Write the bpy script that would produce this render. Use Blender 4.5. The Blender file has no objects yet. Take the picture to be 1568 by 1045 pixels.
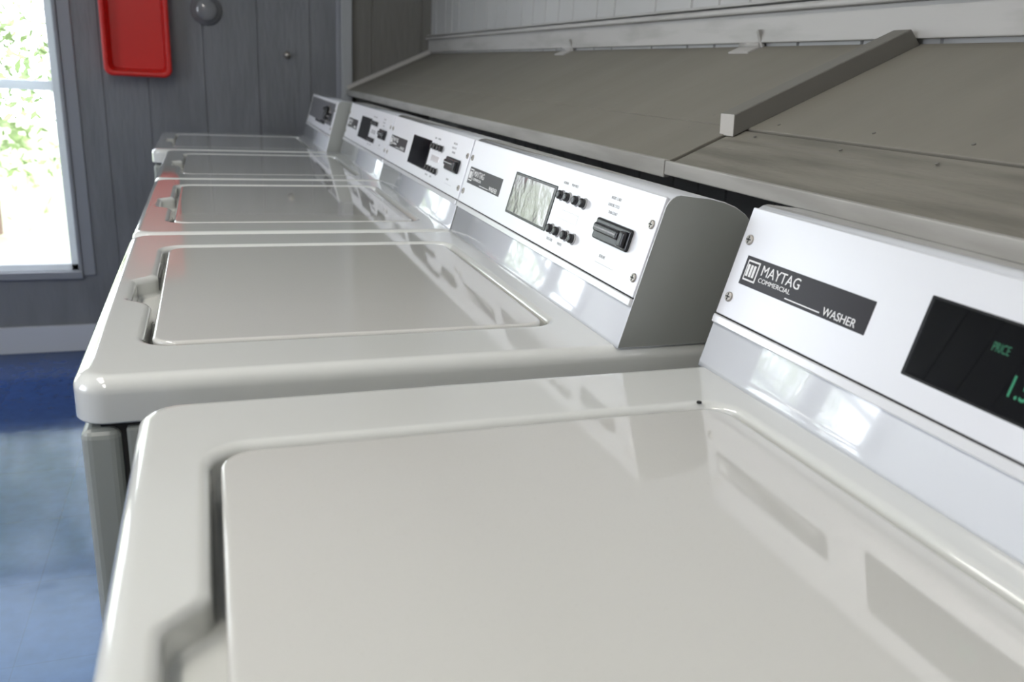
import bpy, bmesh, math, random
import numpy as np
from mathutils import Matrix, Vector
random.seed(3); np.random.seed(3)
T=.92; W=.65; B=.4964; S=.0415; H=.153
L=math.hypot(S,H)
Xw=1.0306; Yw=2.981
F=.6767; zs=.1625; ys=.2514; zw=.3261
C=bpy.context.scene.collection

# ---------------------------------------------------------------- materials
def mat(name,col,rough=.5,metal=0,coat=0,bump=None,var=None,spec=.5,emit=None):
    m=bpy.data.materials.new(name);m.use_nodes=True
    nt=m.node_tree;b=nt.nodes['Principled BSDF']
    b.inputs['Base Color'].default_value=(*col,1);b.inputs['Roughness'].default_value=rough
    b.inputs['Metallic'].default_value=metal;b.inputs['Coat Weight'].default_value=coat
    b.inputs['Coat Roughness'].default_value=.03
    b.inputs['Specular IOR Level'].default_value=spec
    tc=nt.nodes.new('ShaderNodeTexCoord')
    if emit:
        b.inputs['Emission Color'].default_value=(*emit[0],1);b.inputs['Emission Strength'].default_value=emit[1]
    if bump:
        sc,st,dist=bump
        mp=nt.nodes.new('ShaderNodeMapping');mp.inputs['Scale'].default_value=sc if isinstance(sc,tuple) else (sc,sc,sc)
        n=nt.nodes.new('ShaderNodeTexNoise');n.inputs['Scale'].default_value=1;n.inputs['Detail'].default_value=4
        bp=nt.nodes.new('ShaderNodeBump');bp.inputs['Strength'].default_value=st;bp.inputs['Distance'].default_value=dist
        nt.links.new(tc.outputs['Object'],mp.inputs[0]);nt.links.new(mp.outputs[0],n.inputs[0])
        nt.links.new(n.outputs['Fac'],bp.inputs['Height']);nt.links.new(bp.outputs[0],b.inputs['Normal'])
    if var:
        sc,col2,lo,hi=var
        mp=nt.nodes.new('ShaderNodeMapping');mp.inputs['Scale'].default_value=sc if isinstance(sc,tuple) else (sc,sc,sc)
        n=nt.nodes.new('ShaderNodeTexNoise');n.inputs['Scale'].default_value=1;n.inputs['Detail'].default_value=6
        r=nt.nodes.new('ShaderNodeMapRange');r.inputs[1].default_value=lo;r.inputs[2].default_value=hi
        mx=nt.nodes.new('ShaderNodeMix');mx.data_type='RGBA'
        mx.inputs[6].default_value=(*col,1);mx.inputs[7].default_value=(*col2,1)
        nt.links.new(tc.outputs['Object'],mp.inputs[0]);nt.links.new(mp.outputs[0],n.inputs[0])
        nt.links.new(n.outputs['Fac'],r.inputs[0]);nt.links.new(r.outputs[0],mx.inputs[0]);nt.links.new(mx.outputs[2],b.inputs['Base Color'])
    return m
M_en=mat('enamel_white',(.71,.72,.695),.08,coat=1,bump=(260,.03,.0003))
M_lid=mat('enamel_lid',(.645,.64,.61),.05,coat=1,bump=(300,.02,.0003),var=(700,(.60,.595,.565),.62,.70))
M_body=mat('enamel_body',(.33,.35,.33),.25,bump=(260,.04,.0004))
M_con=mat('console_enamel',(.66,.68,.72),.08,coat=1,bump=(200,.03,.0003))
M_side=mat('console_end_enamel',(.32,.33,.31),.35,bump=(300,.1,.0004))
M_alu=mat('brushed_aluminium',(.80,.80,.83),.34,metal=.4,bump=((900,6,900),.06,.0003))
M_trim=mat('console_trim',(.80,.80,.82),.2,metal=.3)
M_lab=mat('label_charcoal',(.028,.026,.030),.3,spec=.3)
M_black=mat('black_plastic',(.012,.012,.014),.25)
M_glass=mat('display_glass',(.003,.003,.004),.02,spec=.3)
M_glassrefl=mat('display_painted_reflection',(.36,.34,.35),.13,metal=.7,bump=(18,.5,.004))  # bright window reflection painted into the glass as silver grey
M_txt=mat('white_print',(.85,.85,.85),.5)
M_gtxt=mat('grey_print',(.35,.35,.36),.5)
M_led=mat('green_led',(.01,.12,.06),.5,emit=((.08,.62,.32),.22))
M_leddim=mat('green_led_dim',(.01,.08,.04),.5,emit=((.06,.5,.26),.12))
M_scr=mat('screw_steel',(.45,.42,.38),.3,metal=.9)
M_dark=mat('dark_gap',(.02,.02,.02),.8)
M_overlay=mat('control_overlay_grey',(.11,.11,.12),.35)
M_shelf=mat('painted_plywood',(.215,.200,.168),.60,bump=((10,30,10),.25,.003),var=((3,9,3),(.180,.167,.140),.3,.75))
M_shelfn=mat('painted_plywood_grain',(.205,.192,.162),.55,bump=((30,5,30),.9,.006),var=((40,5,40),(.14,.13,.108),.4,.65))
M_shelfe=mat('painted_edge',(.40,.39,.365),.6,bump=((60,8,60),.2,.002),var=((30,4,30),(.31,.30,.275),.45,.65))
M_beam=mat('painted_beam',(.165,.157,.14),.55,bump=((20,60,60),.25,.002))
M_beamend=mat('beam_end_grain',(.48,.46,.43),.7,bump=(120,.3,.002))
M_wallR=mat('wall_paint_light',(.47,.47,.465),.42,bump=((8,40,6),.2,.002),var=((2,2,2),(.41,.41,.40),.35,.7))
M_trimR=mat('trim_paint_light',(.43,.42,.405),.42,bump=((60,6,60),.2,.002),var=((25,5,25),(.33,.32,.30),.5,.72))
M_wallF=mat('wall_paint_bluegrey',(.215,.220,.238),.38,bump=((50,50,9),.6,.005),var=((9,9,2.5),(.172,.177,.192),.4,.68))
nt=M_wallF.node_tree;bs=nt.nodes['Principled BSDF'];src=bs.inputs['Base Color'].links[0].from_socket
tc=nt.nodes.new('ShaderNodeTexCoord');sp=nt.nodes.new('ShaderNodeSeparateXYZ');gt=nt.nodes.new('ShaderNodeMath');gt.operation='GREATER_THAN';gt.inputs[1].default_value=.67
mx=nt.nodes.new('ShaderNodeMix');mx.data_type='RGBA';mx.inputs[7].default_value=(.17,.163,.148,1)  # browner right of the trim, with its shadow painted in
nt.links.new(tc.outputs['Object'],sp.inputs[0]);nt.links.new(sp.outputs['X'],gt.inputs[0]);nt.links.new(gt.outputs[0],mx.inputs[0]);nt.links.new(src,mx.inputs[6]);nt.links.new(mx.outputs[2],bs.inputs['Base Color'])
M_trimF=mat('trim_paint_bluegrey',(.29,.30,.33),.4,bump=((40,40,6),.2,.002))
M_trimV=mat('corner_trim_paint',(.40,.41,.42),.35,bump=((40,40,6),.2,.002))
M_basew=mat('baseboard_paint',(.58,.60,.66),.4,bump=((8,40,40),.15,.002))
M_white=mat('fixture_white',(.9,.9,.9),.4)
M_plain=mat('room_paint',(.60,.60,.59),.6,bump=(30,.05,.002))
M_ceil=mat('ceiling_paint',(.82,.82,.80),.7,bump=(40,.1,.002))
M_red=mat('red_plastic',(.66,.014,.010),.35,bump=(60,.03,.001))
M_leaf=mat('leaf',(.12,.19,.06),.6,var=(1.5,(.34,.42,.20),.4,.6))
M_bark=mat('bark',(.15,.1,.07),.8,bump=(20,.5,.01))
M_grass=mat('pale_ground',(.38,.4,.3),.9,var=(2,(.24,.3,.16),.4,.6))
M_clear=mat('painted_plastic',(.20,.20,.21),.15,coat=.5)
M_fillglow=mat('fill_panel_glow',(.9,.9,.9),.5,emit=((1,.95,.87),20))  # glow of the added overhead fill
def vinyl():
    m=bpy.data.materials.new('white_vinyl_frame');m.use_nodes=True;nt=m.node_tree
    p=nt.nodes['Principled BSDF'];p.inputs['Base Color'].default_value=(.9,.9,.9,1);p.inputs['Roughness'].default_value=.4
    t=nt.nodes.new('ShaderNodeBsdfTranslucent');t.inputs[0].default_value=(.85,.9,.95,1)
    mx=nt.nodes.new('ShaderNodeMixShader');mx.inputs[0].default_value=.38  # translucent share added to brighten the backlit frame
    nt.links.new(p.outputs[0],mx.inputs[1]);nt.links.new(t.outputs[0],mx.inputs[2]);nt.links.new(mx.outputs[0],nt.nodes['Material Output'].inputs[0]);return m
M_vinyl=vinyl()

def floor_mat():
    m=bpy.data.materials.new('blue_vinyl_tile');m.use_nodes=True;nt=m.node_tree;b=nt.nodes['Principled BSDF']
    tc=nt.nodes.new('ShaderNodeTexCoord')
    br=nt.nodes.new('ShaderNodeTexBrick');br.offset=0;br.inputs['Scale'].default_value=1
    br.inputs['Brick Width'].default_value=.305;br.inputs['Row Height'].default_value=.305
    br.inputs['Mortar Size'].default_value=.0012;br.inputs['Mortar Smooth'].default_value=.4
    br.inputs['Color1'].default_value=(.014,.038,.135,1);br.inputs['Color2'].default_value=(.017,.046,.155,1)
    br.inputs['Mortar'].default_value=(.008,.022,.08,1)
    n=nt.nodes.new('ShaderNodeTexNoise');n.inputs['Scale'].default_value=26;n.inputs['Detail'].default_value=8
    mx=nt.nodes.new('ShaderNodeMix');mx.data_type='RGBA';mx.blend_type='MULTIPLY';mx.inputs[0].default_value=.5
    r=nt.nodes.new('ShaderNodeMapRange');r.inputs[1].default_value=.3;r.inputs[2].default_value=.7;r.inputs[3].default_value=.6;r.inputs[4].default_value=1.3
    nt.links.new(tc.outputs['Object'],br.inputs[0]);nt.links.new(tc.outputs['Object'],n.inputs[0])
    nt.links.new(n.outputs['Fac'],r.inputs[0]);nt.links.new(br.outputs['Color'],mx.inputs[6]);nt.links.new(r.outputs[0],mx.inputs[7])
    nt.links.new(mx.outputs[2],b.inputs['Base Color'])
    b.inputs['Roughness'].default_value=.12;b.inputs['Specular IOR Level'].default_value=.45;b.inputs['Specular Tint'].default_value=(.38,.72,1,1)
    bp=nt.nodes.new('ShaderNodeBump');bp.inputs['Strength'].default_value=.4;bp.inputs['Distance'].default_value=.002
    n2=nt.nodes.new('ShaderNodeTexNoise');n2.inputs['Scale'].default_value=9
    nt.links.new(tc.outputs['Object'],n2.inputs[0]);nt.links.new(n2.outputs['Fac'],bp.inputs['Height']);nt.links.new(bp.outputs[0],b.inputs['Normal'])
    return m
M_floor=floor_mat()
def pane_mat():
    m=bpy.data.materials.new('window_pane');m.use_nodes=True;nt=m.node_tree
    for n in list(nt.nodes): nt.nodes.remove(n)
    o=nt.nodes.new('ShaderNodeOutputMaterial');t=nt.nodes.new('ShaderNodeBsdfTransparent');g=nt.nodes.new('ShaderNodeBsdfGlossy');g.inputs['Roughness'].default_value=.0
    mx=nt.nodes.new('ShaderNodeMixShader');mx.inputs[0].default_value=.05
    nt.links.new(t.outputs[0],mx.inputs[1]);nt.links.new(g.outputs[0],mx.inputs[2]);nt.links.new(mx.outputs[0],o.inputs[0]);return m
M_pane=pane_mat()

# ---------------------------------------------------------------- helpers
def new_obj(name,me,parent=None,loc=(0,0,0)):
    o=bpy.data.objects.new(name,me);C.objects.link(o);o.location=loc
    if parent: o.parent=parent
    return o
def empty(name,loc=(0,0,0)):
    o=bpy.data.objects.new(name,None);o.empty_display_size=.1;C.objects.link(o);o.location=loc;return o
def mesh(name,verts,faces,mats,smooth=False,fm=None):
    me=bpy.data.meshes.new(name);me.from_pydata([tuple(v) for v in verts],[],faces);me.validate()
    for m in (mats if isinstance(mats,list) else [mats]): me.materials.append(m)
    if fm:
        for p,i in zip(me.polygons,fm): p.material_index=i
    bm=bmesh.new();bm.from_mesh(me);bmesh.ops.recalc_face_normals(bm,faces=bm.faces);bm.to_mesh(me);bm.free()
    if smooth: me.polygons.foreach_set('use_smooth',[True]*len(me.polygons))
    return me
class Boxes:
    """many bevelled boxes joined into one mesh"""
    def __init__(s): s.bm=bmesh.new();s.mats=[]
    def add(s,lo,hi,m,bev=0,seg=2,M=None):
        if m not in s.mats: s.mats.append(m)
        mi=s.mats.index(m)
        b=bmesh.new();bmesh.ops.create_cube(b,size=1)
        for v in b.verts: v.co=Vector([ (lo[i]+hi[i])/2+v.co[i]*(hi[i]-lo[i]) for i in range(3)])
        if bev>0: bmesh.ops.bevel(b,geom=b.edges[:],offset=bev,segments=seg,profile=.5,affect='EDGES')
        if M: bmesh.ops.transform(b,matrix=M,verts=b.verts)
        for f in b.faces: f.material_index=mi;f.smooth=False
        me=bpy.data.meshes.new('t');b.to_mesh(me);b.free()
        s.bm.from_mesh(me);bpy.data.meshes.remove(me);return s
    def cyl(s,c,r,h,m,axis='Z',seg=20,bev=0,M=None,r2=None):
        if m not in s.mats: s.mats.append(m)
        mi=s.mats.index(m)
        b=bmesh.new();bmesh.ops.create_cone(b,cap_ends=True,segments=seg,radius1=r,radius2=r if r2 is None else r2,depth=h)
        if bev>0: bmesh.ops.bevel(b,geom=[e for e in b.edges if abs(e.verts[0].co.z-e.verts[1].co.z)<1e-6 and e.verts[0].co.z>0],offset=bev,segments=3,profile=.5,affect='EDGES')
        if axis=='Y': bmesh.ops.rotate(b,matrix=Matrix.Rotation(math.pi/2,3,'X'),verts=b.verts)
        if axis=='X': bmesh.ops.rotate(b,matrix=Matrix.Rotation(math.pi/2,3,'Y'),verts=b.verts)
        bmesh.ops.translate(b,vec=c,verts=b.verts)
        if M: bmesh.ops.transform(b,matrix=M,verts=b.verts)
        for f in b.faces: f.material_index=mi;f.smooth=len(f.verts)==4
        me=bpy.data.meshes.new('t');b.to_mesh(me);b.free()
        s.bm.from_mesh(me);bpy.data.meshes.remove(me);return s
    def mesh(s,name):
        me=bpy.data.meshes.new(name);s.bm.to_mesh(me);s.bm.free()
        for m in s.mats: me.materials.append(m)
        return me
def wn(o):
    m=o.modifiers.new('wn','WEIGHTED_NORMAL');m.keep_sharp=True;m.weight=80

# ---------------------------------------------------------------- deck
def loop(x0,x1,y0,y1,r,z,bump=None,n=70,m=8):
    P=[]
    for i in range(n):
        y=y1-r-(y1-y0-2*r)*i/n; P.append((x0-(bump(y) if bump else 0),y,z))
    def arc(cx,cy,a0):
        for i in range(m): 
            a=a0+math.pi/2*i/m;P.append((cx+r*math.cos(a),cy+r*math.sin(a),z))
    arc(x0+r,y0+r,math.pi)
    for i in range(10): P.append((x0+r+(x1-x0-2*r)*i/10,y0,z))
    arc(x1-r,y0+r,-math.pi/2)
    for i in range(10): P.append((x1,y0+r+(y1-y0-2*r)*i/10,z))
    arc(x1-r,y1-r,0)
    for i in range(10): P.append((x1-r-(x1-x0-2*r)*i/10,y1,z))
    arc(x0+r,y1-r,math.pi/2)
    return P
def bridge(loops,name,mt,capa=False,capb=False):
    V=[];Fc=[];n=len(loops[0])
    for l in loops: V+=l
    for k in range(len(loops)-1):
        for i in range(n):
            j=(i+1)%n;Fc.append((k*n+i,k*n+j,(k+1)*n+j,(k+1)*n+i))
    if capa: Fc.append(tuple(range(n))[::-1])
    if capb: Fc.append(tuple(range((len(loops)-1)*n,len(loops)*n)))
    return mesh(name,V,Fc,mt,True)
L0,L1,l0,l1=.0574,.4584,.1003,.5461
def sm(t): t=max(0,min(1,t));return t*t*(3-2*t)
def bump(y): return .022*sm((y-.238)/.028)*sm((.378-y)/.028)
DX1=B+.165
def deck_mesh():
    e=.0025;x0,x1,y0,y1=0,DX1,e,W-e
    R=.013;loops=[]
    loops.append(loop(x0+.006,x1-.006,y0+.006,y1-.006,.022,-.040))
    loops.append(loop(x0+.001,x1-.001,y0+.001,y1-.001,.027,-.040))
    loops.append(loop(x0,x1,y0,y1,.028,-.038))
    loops.append(loop(x0,x1,y0,y1,.028,-R-.001))
    for i in range(0,9):
        a=math.pi/2*i/8;d=R*(1-math.cos(a));z=-R+R*math.sin(a)
        loops.append(loop(x0+d,x1-d,y0+d,y1-d,.028-d*.5,z))
    loops.append(loop(x0+R+.002,x1-R-.002,y0+R+.002,y1-R-.002,.020,0))
    r2=.008;g=.006+r2
    hx0,hx1,hy0,hy1=L0-g,L1+g,l0-g,l1+g
    loops.append(loop(hx0-.002,hx1+.002,hy0-.002,hy1+.002,.036,0,bump))
    for i in range(0,9):
        a=math.pi/2*i/8;d=r2*math.sin(a);z=-r2+r2*math.cos(a)
        loops.append(loop(hx0+d,hx1-d,hy0+d,hy1-d,.034-d,z,bump))
    d=r2
    loops.append(loop(hx0+d,hx1-d,hy0+d,hy1-d,.024,-.020,bump))
    loops.append(loop(hx0+d+.004,hx1-d-.004,hy0+d+.004,hy1-d-.004,.022,-.024,bump))
    loops.append(loop(L0+.02,L1-.02,l0+.02,l1-.02,.02,-.024))
    return bridge(loops,'deck',M_en)
def lid_mesh():
    loops=[];R=.004
    loops.append(loop(L0+.03,L1-.03,l0+.03,l1-.03,.01,-.020))
    loops.append(loop(L0,L1,l0,l1,.024,-.020))
    for i in range(0,6):
        a=math.pi/2*i/5;d=R*(1-math.cos(a));z=-.001-R+R*math.sin(a)
        loops.append(loop(L0+d,L1-d,l0+d,l1-d,.024-d,z))
    d=R+.002
    loops.append(loop(L0+d,L1-d,l0+d,l1-d,.018,-.001))
    d=.02
    loops.append(loop(L0+d,L1-d,l0+d,l1-d,.012,-.001))
    return bridge(loops,'lid',M_lid,capb=True)
def body_mesh():
    b=Boxes()
    e=.006
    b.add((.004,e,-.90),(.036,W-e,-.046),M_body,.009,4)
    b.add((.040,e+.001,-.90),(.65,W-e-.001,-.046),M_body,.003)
    b.add((.02,e+.008,-.895),(.64,W-e-.008,-.036),M_dark)
    for x in(.06,.60):
        for y in(.06,W-.06): b.cyl((x,y,-.906),.02,.028,M_black)
    return b.mesh('body')
def console_mesh():
    P=[(B,-.001),(B+.001,.004)]
    P.append((B+S*.08,H*.08));P.append((B+S*.5,H*.5));P.append((B+S*.93,H*.93))
    a0=(B+S*.93,H*.93);a1=(B+S+.002,H+.0005);a2=(B+S+.012,H+.001)
    for t in(.25,.5,.75,1): 
        P.append(tuple((1-t)**2*a0[i]+2*t*(1-t)*a1[i]+t*t*a2[i] for i in(0,1)))
    a0=(B+.07,H-.001);a1=(B+.135,H-.004);a2=(B+.152,H-.045)
    for t in(0,.15,.3,.45,.6,.8,1): 
        P.append(tuple((1-t)**2*a0[i]+2*t*(1-t)*a1[i]+t*t*a2[i] for i in(0,1)))
    P+=[(B+.158,-.001)]
    n=len(P);e=.003;V=[];Fc=[];fm=[]
    cen=Vector((B+.08,H/2))
    def ring(y,ins):
        return [(p[0]+(cen[0]-p[0])*ins,y,p[1]+(cen[1]-p[1])*ins) for p in P]
    R=[ring(e,.03),ring(e,.012),ring(e+.0015,0),ring(W-e-.0015,0),ring(W-e,.012),ring(W-e,.03)]
    for r in R: V+=r
    for k in range(5):
        for i in range(n):
            j=(i+1)%n;Fc.append((k*n+i,k*n+j,(k+1)*n+j,(k+1)*n+i));fm.append(0 if 1<=k<=3 else 1)
    Fc.append(tuple(range(n)));fm.append(1)
    Fc.append(tuple(range(5*n,6*n)));fm.append(1)
    me=mesh('console',V,Fc,[M_con,M_side],False,fm)
    for p in me.polygons: p.use_smooth=p.material_index==0
    return me
# panel frame: a = distance from far end, b = up the slant, c = outwards
u=Vector((0,-1,0));v=Vector((S,0,H)).normalized();nn=u.cross(v)
PM=Matrix((( u.x,v.x,nn.x,B),(u.y,v.y,nn.y,W),(u.z,v.z,nn.z,0),(0,0,0,1)))
def A(yl): return W-yl
def panel_mesh():
    b=Boxes()
    b.add((.004,.335*L,-.002),(W-.004,.985*L,.0018),M_alu,.0006,1,PM)
    b.add((.004,.325*L,-.002),(W-.004,.336*L,.0004),M_dark,0,1,PM)
    b.add((.004,.275*L,-.002),(W-.004,.326*L,.0034),M_trim,.0012,3,PM)
    return b.mesh('face_panel')
def controls_mesh():
    b=Boxes()
    b.add((A(.628),.545*L,.001),(A(.463),.715*L,.0024),M_lab,.0003,1,PM)
    b.add((A(.628)+.004,.575*L,.002),(A(.628)+.022,.695*L,.0028),M_txt,.0002,1,PM)
    b.add((A(.628)+.0055,.585*L,.002),(A(.628)+.0205,.685*L,.0031),M_lab,.0002,1,PM)
    for k in range(3):
        b.add((A(.628)+.0068+k*.0045,.60*L,.002),(A(.628)+.0098+k*.0045,.67*L,.0034),M_txt,0,1,PM)
    b.add((A(.56),.562*L,.002),(A(.515),.568*L,.0027),M_txt,0,1,PM)
    for yy in(.243,.222,.196,.175):
        for t in(.77,.50):
            b.cyl((A(yy),t*L,.002),.0068,.003,M_gtxt,bev=.0008,M=PM)
            b.cyl((A(yy),t*L,.005),.0055,.008,M_black,bev=.002,M=PM)
    b.add((A(.240),.60*L,.001),(A(.180),.67*L,.0022),M_trim,.0004,1,PM)
    b.add((A(.105),.43*L,.001),(A(.06),.432*L,.0021),M_gtxt,0,1,PM)
    b.add((A(.126),.575*L,.001),(A(.042),.725*L,.006),M_black,.0028,4,PM)
    b.add((A(.122),.625*L,.004),(A(.062),.69*L,.010),M_black,.003,4,PM)
    b.add((A(.118),.652*L,.008),(A(.066),.662*L,.0103),M_gtxt,0,1,PM)
    b.add((A(.058),.59*L,.004),(A(.046),.70*L,.011),M_black,.003,4,PM)
    for yy in(.014,W-.016):
        for t in(.80,.45):
            b.cyl((A(yy),t*L,.0028),.0048,.002,M_scr,bev=.0012,M=PM)
            b.add((A(yy)-.0032,t*L-.0006,.0030),(A(yy)+.0032,t*L+.0006,.0040),M_dark,0,1,PM)
            b.add((A(yy)-.0006,t*L-.0032,.0030),(A(yy)+.0006,t*L+.0032,.0040),M_dark,0,1,PM)
    return b.mesh('controls')
def display_mesh(g,f=.0035):
    b=Boxes()
    b.add((A(.418),.455*L,.001),(A(.262),.825*L,.0026),M_black,.001,2,PM)
    b.add((A(.418-f),.455*L+f*.5,.002),(A(.262+f),.825*L-f*.5,.0030),g,.0004,2,PM)
    return b.mesh('display')
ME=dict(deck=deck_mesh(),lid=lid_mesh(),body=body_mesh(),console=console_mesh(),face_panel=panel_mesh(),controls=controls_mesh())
D1=display_mesh(M_glass);D2=display_mesh(M_glassrefl,.007)
def text(par,name,s,a,bb,c,size,m,ext=.0001,sx=1):
    cu=bpy.data.curves.new(name,'FONT');cu.body=s;cu.size=size;cu.extrude=ext;cu.materials.append(m)
    o=bpy.data.objects.new(name,cu);C.objects.link(o);o.parent=par
    o.matrix_local=PM@Matrix.Translation((a,bb,c))@Matrix.Diagonal((sx,1,1,1));return o
def washer(x,y,led=False,txt=True,disp=D1):
    e=empty('washing_machine',(x,y,T))
    for k,me in ME.items():
        o=new_obj(k,me,e)
        if k in('deck','lid'): wn(o)
    new_obj('display',disp,e)
    if txt:
        a=A(.628)
        text(e,'label_title','MAYTAG',a+.026,.632*L,.0025,.0135,M_txt,sx=1.0)
        text(e,'label_subtitle','COMMERCIAL',a+.026,.592*L,.0025,.0058,M_txt,sx=1.25)
        text(e,'label_type','WASHER',A(.515)+.003,.560*L,.0025,.0095,M_txt,sx=1.0)
        for i,(s,aa,bb) in enumerate((('NORMAL',A(.25),.86),('PERM PRESS',A(.225),.86),('DELICATES',A(.25),.41),('WHITES',A(.215),.41),('INSERT CARD',A(.115),.87),('CHOOSE CYCLE',A(.118),.82),('THEN START',A(.112),.77),('REMOVE',A(.10),.47))):
            text(e,'print_%d'%(i+1),s,aa,bb*L,.0019,.0048,M_gtxt,sx=.8)
    if led:
        text(e,'display_word','PRICE',.291,.69*L,.0031,.0085,M_leddim,sx=.6)
        text(e,'display_digits','1.50',.311,.545*L,.0031,.020,M_led,sx=.7)
    return e
w1=washer(.0578,-.0523-W,led=True)
b=Boxes();b.cyl((L1-.016,l1+.0085,.0004),.0022,.0016,M_dark,bev=.0006,seg=10)
new_obj('enamel_chip',b.mesh('enamel_chip'),w1)
washer(0,0,disp=D2);washer(0,W);washer(0,2*W)
last=washer(-.04,3*W+.012,txt=False)
b=Boxes();b.add((.03,.50*L,.0015),(W-.03,.93*L,.0034),M_overlay,.0005,1,PM)
b.cyl((W-.14,.70*L,.008),.022,.016,M_black,bev=.003,M=PM);b.cyl((W-.14,.70*L,.003),.028,.003,M_scr,bev=.001,M=PM)
new_obj('control_overlay',b.mesh('control_overlay'),last)

# ---------------------------------------------------------------- shelf
sl=Vector((Xw-F,0,zw-zs));SLn=sl.length;su=sl.normalized()
sn=Vector((-su.z,0,su.x))
SM=Matrix(((su.x,0,sn.x,F),(0,1,0,0),(su.z,0,sn.z,T+zs),(0,0,0,1)))
shelf=empty('sloped_shelf',(0,0,0))
Yn=-2.4
b=Boxes()
tt=.27
b.add((.0,ys+.0015,-.016),(SLn*tt-.001,Yw-.002,0),M_shelf,.0012,2,SM)
b.add((SLn*tt+.001,ys+.0015,-.016),(SLn-.002,Yw-.002,.0),M_shelf,.0012,2,SM)
b.add((.0,Yn,-.017),(SLn*tt-.0015,ys-.0015,-.003),M_shelfn,.0012,2,SM)
b.add((SLn*tt+.0015,Yn,-.017),(SLn-.002,ys-.0015,-.001),M_shelf,.0015,2,SM)
new_obj('plywood_top',b.mesh('plywood_top'),shelf)
b=Boxes()
b.add((F-.008,ys+.001,T+zs-.022),(F+.001,Yw-.002,T+zs+.0005),M_shelfe,.0015)
b.add((F-.008,Yn,T+zs-.018),(F+.001,ys-.001,T+zs-.0005),M_shelfe,.0015)
new_obj('front_edge_strip',b.mesh('front_edge_strip'),shelf)
b=Boxes()
bx=SLn*.21;yb0=ys-.020;yb1=ys+.012
me=mesh('batten',[SM@Vector(p) for p in [(bx,yb0,-.002),(bx,yb1,-.002),(bx+.010,yb0,.024),(bx+.010,yb1,.024),
   (SLn-.006,yb0,-.002),(SLn-.006,yb1,-.002),(SLn-.016,yb0,.024),(SLn-.016,yb1,.024)]],
   [(0,1,3,2),(4,5,7,6),(0,4,6,2),(1,5,7,3),(2,3,7,6),(0,1,5,4)],[M_beam,M_beamend],fm=[1,0,0,0,0,0])
o=new_obj('batten',me,shelf);md=o.modifiers.new('b','BEVEL');md.width=.0015;md.segments=2
b.add((0,Yw-.03,-.0),(SLn-.004,Yw-.003,.016),M_beamend,.002,2,SM)
for i in range(26):
    yy=-1.0+i*.15+random.uniform(-.02,.02)
    for a in(tt+.06,tt-.05):
        if abs(yy-ys)>.05: b.cyl((SLn*(a+random.uniform(-.01,.01)),yy,-.0005),.0020,.0014,M_beam,seg=10,M=SM)
new_obj('lip_and_nails',b.mesh('lip_and_nails'),shelf)
b=Boxes()
for yy in(.62,1.45):
    b.add((SLn-.035,yy-.03,-.001),(SLn-.004,yy+.03,.003),M_trimR,.001,2,SM)
    b.cyl((SLn-.008,yy,.005),.004,.06,M_trimR,axis='Y',M=SM)
    b.add((SLn-.009,yy-.036,.0),(SLn-.003,yy-.028,.030),M_trimR,.001,2,SM)
new_obj('hinges',b.mesh('hinges'),shelf)

# ---------------------------------------------------------------- walls
def grooved(name,axis,pos,face,u0,u1,z0,z1,mt,grooves,holes=[]):
    cuts=sorted(set([u0,u1]+[h[0] for h in holes]+[h[1] for h in holes]))
    V=[];Fc=[]
    def strip(a,b,za,zb):
        pts=[(a,0)]
        for g in grooves:
            if a+.006<g<b-.006: pts+=[(g-.004,0),(g-.002,.004),(g+.002,.004),(g+.004,0)]
        pts.append((b,0));n0=len(V)
        for (p,d) in pts:
            q=pos-face*d
            for z in(za,zb): V.append((q,p,z) if axis=='y' else (p,q,z))
        for i in range(len(pts)-1):
            k=n0+2*i;Fc.append((k,k+2,k+3,k+1))
        n1=len(V);q=pos-face*.08
        for p in(a,b):
            for z in(za,zb): V.append((q,p,z) if axis=='y' else (p,q,z))
        Fc.append((n1,n1+1,n1+3,n1+2))
        e=n0+2*(len(pts)-1)
        Fc.extend([(n0,n0+1,n1+1,n1),(e,e+1,n1+3,n1+2),(n0+1,e+1,n1+3,n1+1),(n0,e,n1+2,n1)])
    for a,b in zip(cuts[:-1],cuts[1:]):
        hs=[h for h in holes if h[0]<=a+1e-6 and h[1]>=b-1e-6]
        if hs: 
            h=hs[0]
            strip(a,b,z0,h[2]);strip(a,b,h[3],z1)
        else: strip(a,b,z0,z1)
    me=bpy.data.meshes.new(name);me.from_pydata(V,[],Fc);me.materials.append(mt)
    return new_obj(name,me)
ZC=2.42
XL=-2.45;YB=-2.5
fw=(-1.38,-.402,.335,1.90)
fw2=(-2.32,-1.58,.335,1.90)
grooved('wall_far','x',Yw,-1,XL,Xw,0,ZC,M_wallF,[-1.5,-.25,-.09,.12,.325,.53,.78,.99],[fw,fw2])
gr=[];g=-2.3
while g<Yw: gr.append(g);g+=random.choice([.10,.2,.1,.15])
grooved('wall_right','y',Xw,-1,YB,Yw,0,ZC,M_wallR,gr)
LW=[(-.75,.65,.70,2.1)]
grooved('wall_left','y',XL,1,YB,Yw,0,ZC,M_plain,[YB+.2*i for i in range(1,27)],LW)
grooved('wall_back','x',YB,1,XL,Xw,0,ZC,M_plain,[XL+.2*i for i in range(1,17)])
new_obj('floor',Boxes().add((XL-.08,YB-.08,-.05),(Xw+.08,Yw+.08,0),M_floor).mesh('floor'))
new_obj('ceiling',Boxes().add((XL-.08,YB-.08,ZC),(Xw+.08,Yw+.08,ZC+.06),M_ceil).mesh('ceiling'))
for yc in(.2,-1.5):  # unseen ceiling panels, added as top fill for the decks
    b=Boxes();b.add((-.62,yc-.62,ZC-.055),(-.38,yc+.62,ZC),M_white,.006)
    b.add((-.60,yc-.60,ZC-.062),(-.40,yc+.60,ZC-.053),M_fillglow,.002)
    new_obj('fill_panel',b.mesh('fill_panel'))
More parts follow.
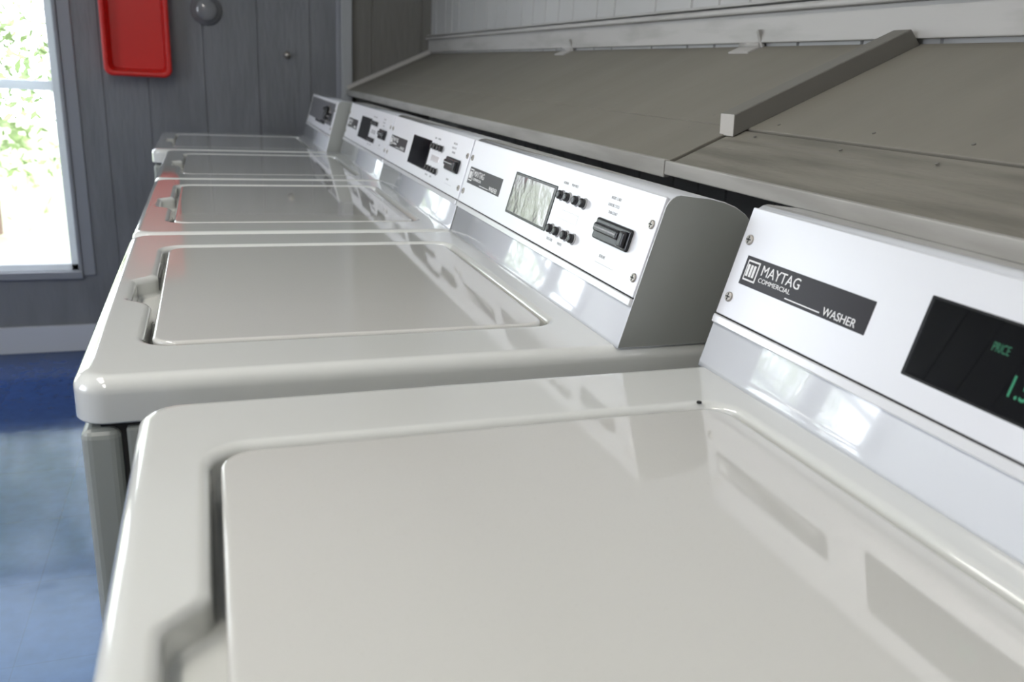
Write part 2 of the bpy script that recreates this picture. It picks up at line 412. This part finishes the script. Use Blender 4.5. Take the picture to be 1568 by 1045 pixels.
new_obj('baseboard_far',Boxes().add((XL,Yw-.018,0),(Xw,Yw,.11),M_basew,.003).mesh('baseboard_far'))
b=Boxes();b.add((.650,Yw-.022,0),(.695,Yw,ZC),M_trimV,.004);b.add((.632,Yw-.010,0),(.650,Yw,ZC),M_trimF,.003)
new_obj('trim_1',b.mesh('trim_1'))
zj=T+zw
b=Boxes();b.add((Xw-.012,YB,zj+.004),(Xw,Yw,zj+.052),M_trimR,.002);b.add((Xw-.024,YB,zj+.052),(Xw,Yw,zj+.062),M_trimR,.003)
b.add((Xw-.018,YB,zj+.066),(Xw,Yw,zj+.071),M_trimR,.002)
new_obj('trim_2',b.mesh('trim_2'))

def window(name,axis,pos,h,inward,blue=True):
    u0,u1,z0,z1=h;b=Boxes()
    def bx(a0,a1,za,zb,d0,d1,m,bev=.003):
        q0,q1=sorted((pos+inward*d0,pos+inward*d1))
        if axis=='x': b.add((a0,q0,za),(a1,q1,zb),m,bev)
        else: b.add((q0,a0,za),(q1,a1,zb),m,bev)
    f=.028
    bx(u0,u0+f,z0,z1,-.075,-.005,M_vinyl);bx(u1-f,u1,z0,z1,-.075,-.005,M_vinyl)
    bx(u0,u1,z0,z0+f,-.075,-.005,M_vinyl);bx(u0,u1,z1-f,z1,-.075,-.005,M_vinyl)
    zm=z0+(z1-z0)*.455 if blue else (z0+z1)/2
    bx(u0+f,u1-f,zm-.018,zm+.018,-.06,-.025,M_vinyl)
    c=.05
    cm=M_trimF if blue else M_white
    bx(u0-c,u0,z0-c*.4,z1+c,0,.014,cm);bx(u1,u1+.014,z0-.02,z1+c,0,.016,cm);bx(u1+.014,u1+.06,z0-.02,z1+c,0,.008,cm)
    bx(u0,u1,z1,z1+c,0,.014,cm);bx(u0-c,u1+.014,z0-.03,z0,0,.02,cm)
    bx(u0+f,u1-f,z0+f,z1-f,-.046,-.042,M_pane,0)
    new_obj(name,b.mesh(name))
    lt=bpy.data.lights.new('daylight_portal','AREA');lt.shape='RECTANGLE';lt.size=u1-u0;lt.size_y=z1-z0
    lt.cycles.is_portal=True
    lo=bpy.data.objects.new('daylight_portal',lt);C.objects.link(lo)
    if axis=='x': lo.location=((u0+u1)/2,pos-inward*.09,(z0+z1)/2);d=Vector((0,inward,0))
    else: lo.location=(pos-inward*.09,(u0+u1)/2,(z0+z1)/2);d=Vector((inward,0,0))
    lo.rotation_euler=d.to_track_quat('-Z','Z').to_euler()
window('window_1','x',Yw,fw,-1)
window('window_2','x',Yw,fw2,-1)
window('window_3','y',XL,LW[0],1,False)

# ---------------------------------------------------------------- red wall tray
def rr(x0,x1,z0,z1,r,y,m=8):
    P=[]
    for cx,cz,a0 in((x1-r,z1-r,0),(x0+r,z1-r,90),(x0+r,z0+r,180),(x1-r,z0+r,270)):
        for i in range(m+1):
            a=math.radians(a0+90*i/m);P.append((cx+r*math.cos(a),y,cz+r*math.sin(a)))
    return P
x0,x1,z0,z1=-.236,.0,T+.178,T+.60
ls=[rr(x0+.012,x1-.012,z0+.012,z1-.012,.02,Yw),rr(x0+.008,x1-.008,z0+.008,z1-.008,.024,Yw-.075),rr(x0,x1,z0,z1,.03,Yw-.078),rr(x0,x1,z0,z1,.03,Yw-.086),
    rr(x0+.004,x1-.004,z0+.004,z1-.004,.028,Yw-.090),rr(x0+.014,x1-.014,z0+.014,z1-.014,.024,Yw-.090),rr(x0+.018,x1-.018,z0+.018,z1-.018,.022,Yw-.086),rr(x0+.026,x1-.026,z0+.026,z1-.026,.018,Yw-.04),rr(x0+.03,x1-.03,z0+.03,z1-.03,.016,Yw-.038)]
me=bridge(ls,'red_wall_tray',M_red,capb=True)
o=new_obj('red_wall_tray',me);wn(o)
# ---------------------------------------------------------------- small wall fixtures
def lathe(name,prof,mt,loc,seg=24):
    V=[];Fc=[]
    for (r,h) in prof:
        for i in range(seg):
            a=2*math.pi*i/seg;V.append((r*math.cos(a),-h,r*math.sin(a)))
    for k in range(len(prof)-1):
        for i in range(seg):
            j=(i+1)%seg;Fc.append((k*seg+i,k*seg+j,(k+1)*seg+j,(k+1)*seg+i))
    Fc.append(tuple(range((len(prof)-1)*seg,len(prof)*seg)))
    return new_obj(name,mesh(name,V,Fc,mt,True),loc=loc)
lathe('wall_knob',[(.014,0),(.014,.003),(.006,.006),(.005,.015),(.011,.020),(.012,.026),(.008,.031),(.002,.032)],M_scr,(.435,Yw,T+.285))
lathe('round_thermostat',[(.058,0),(.058,.008),(.052,.014),(.044,.018),(.042,.028),(.034,.034),(.004,.035)],M_clear,(.135,Yw,T+.435))

# ---------------------------------------------------------------- outdoors
new_obj('outdoor_ground',Boxes().add((-14,Yw+.2,-.4),(10,20,-.3),M_grass).mesh('outdoor_ground'))
def tree(loc,R,n,hz):
    V=[];Fc=[];fm=[]
    cl=[np.array([random.gauss(0,R*.55),random.gauss(0,R*.4),random.uniform(.3,hz)]) for _ in range(38)]
    for c in cl:
        for _ in range(n//38):
            p=c+np.random.normal(0,.22,3);d=np.random.normal(0,1,3);d/=np.linalg.norm(d);e=np.cross(d,np.random.normal(0,1,3));e/=np.linalg.norm(e)
            s=random.uniform(.03,.065);k=len(V)
            V+=[p-d*s,p+e*s*.45,p+d*s,p-e*s*.45];Fc.append((k,k+1,k+2,k+3));fm.append(0)
    for (a,c2,r) in [((0,0,-.3),(.1,0,hz*.6),.07)]+[((.05,0,hz*.3),tuple(c),.018) for c in cl[:14]]:
        a=Vector(a);c2=Vector(c2);dr=(c2-a).normalized();q=dr.to_track_quat('Z','Y');k=len(V)
        for P,rr_ in((a,r),(c2,r*.4)):
            for i in range(6):
                V.append(tuple(P+q@Vector((rr_*math.cos(i*math.pi/3),rr_*math.sin(i*math.pi/3),0))))
        for i in range(6): Fc.append((k+i,k+(i+1)%6,k+6+(i+1)%6,k+6+i));fm.append(1)
    me=bpy.data.meshes.new('tree');me.from_pydata([tuple(x) for x in V],[],Fc);me.materials.append(M_leaf);me.materials.append(M_bark)
    me.polygons.foreach_set('material_index',fm)
    return new_obj('tree',me,loc=loc)
tree((-1.6,7.2,0),1.5,6500,3.6);tree((-4.6,8.5,0),1.5,5200,3.8)
# world & sun
w=bpy.data.worlds.new('World');bpy.context.scene.world=w;w.use_nodes=True;nt=w.node_tree
bg=nt.nodes['Background'];sky=nt.nodes.new('ShaderNodeTexSky');sky.sky_type='HOSEK_WILKIE';sky.turbidity=5;sky.ground_albedo=.6;sky.sun_direction=Vector((.5,-.6,.6)).normalized()
mx=nt.nodes.new('ShaderNodeMix');mx.data_type='RGBA';mx.inputs[0].default_value=.75;mx.inputs[7].default_value=(.97,1.02,1.13,1)
nt.links.new(sky.outputs[0],mx.inputs[6]);nt.links.new(mx.outputs[2],bg.inputs[0]);bg.inputs[1].default_value=7.5
sn_=bpy.data.lights.new('sun','SUN');sn_.energy=5;sn_.angle=.01;so=bpy.data.objects.new('sun',sn_);C.objects.link(so);so.rotation_euler=Vector((-.5,.6,-.75)).to_track_quat('-Z','Y').to_euler()

# ---------------------------------------------------------------- camera
yaw,pit,rol=.3492,.3062,.0531
fwv=Vector((math.sin(yaw)*math.cos(pit),math.cos(yaw)*math.cos(pit),-math.sin(pit)))
rt=Vector((math.cos(yaw),-math.sin(yaw),0));up=rt.cross(fwv)
r2=rt*math.cos(rol)+up*math.sin(rol);u2=-rt*math.sin(rol)+up*math.cos(rol)
cd=bpy.data.cameras.new('camera');cd.sensor_width=36;cd.lens=36*1290.84/1568;cd.clip_start=.01
cd.dof.use_dof=True;cd.dof.focus_distance=.95;cd.dof.aperture_fstop=7.5
co=bpy.data.objects.new('camera',cd);C.objects.link(co)
co.matrix_world=Matrix(((r2.x,u2.x,-fwv.x,.12),(r2.y,u2.y,-fwv.y,-.7207),(r2.z,u2.z,-fwv.z,T+.2572),(0,0,0,1)))
sc=bpy.context.scene;sc.camera=co
sc.view_settings.view_transform='Standard';sc.view_settings.exposure=0
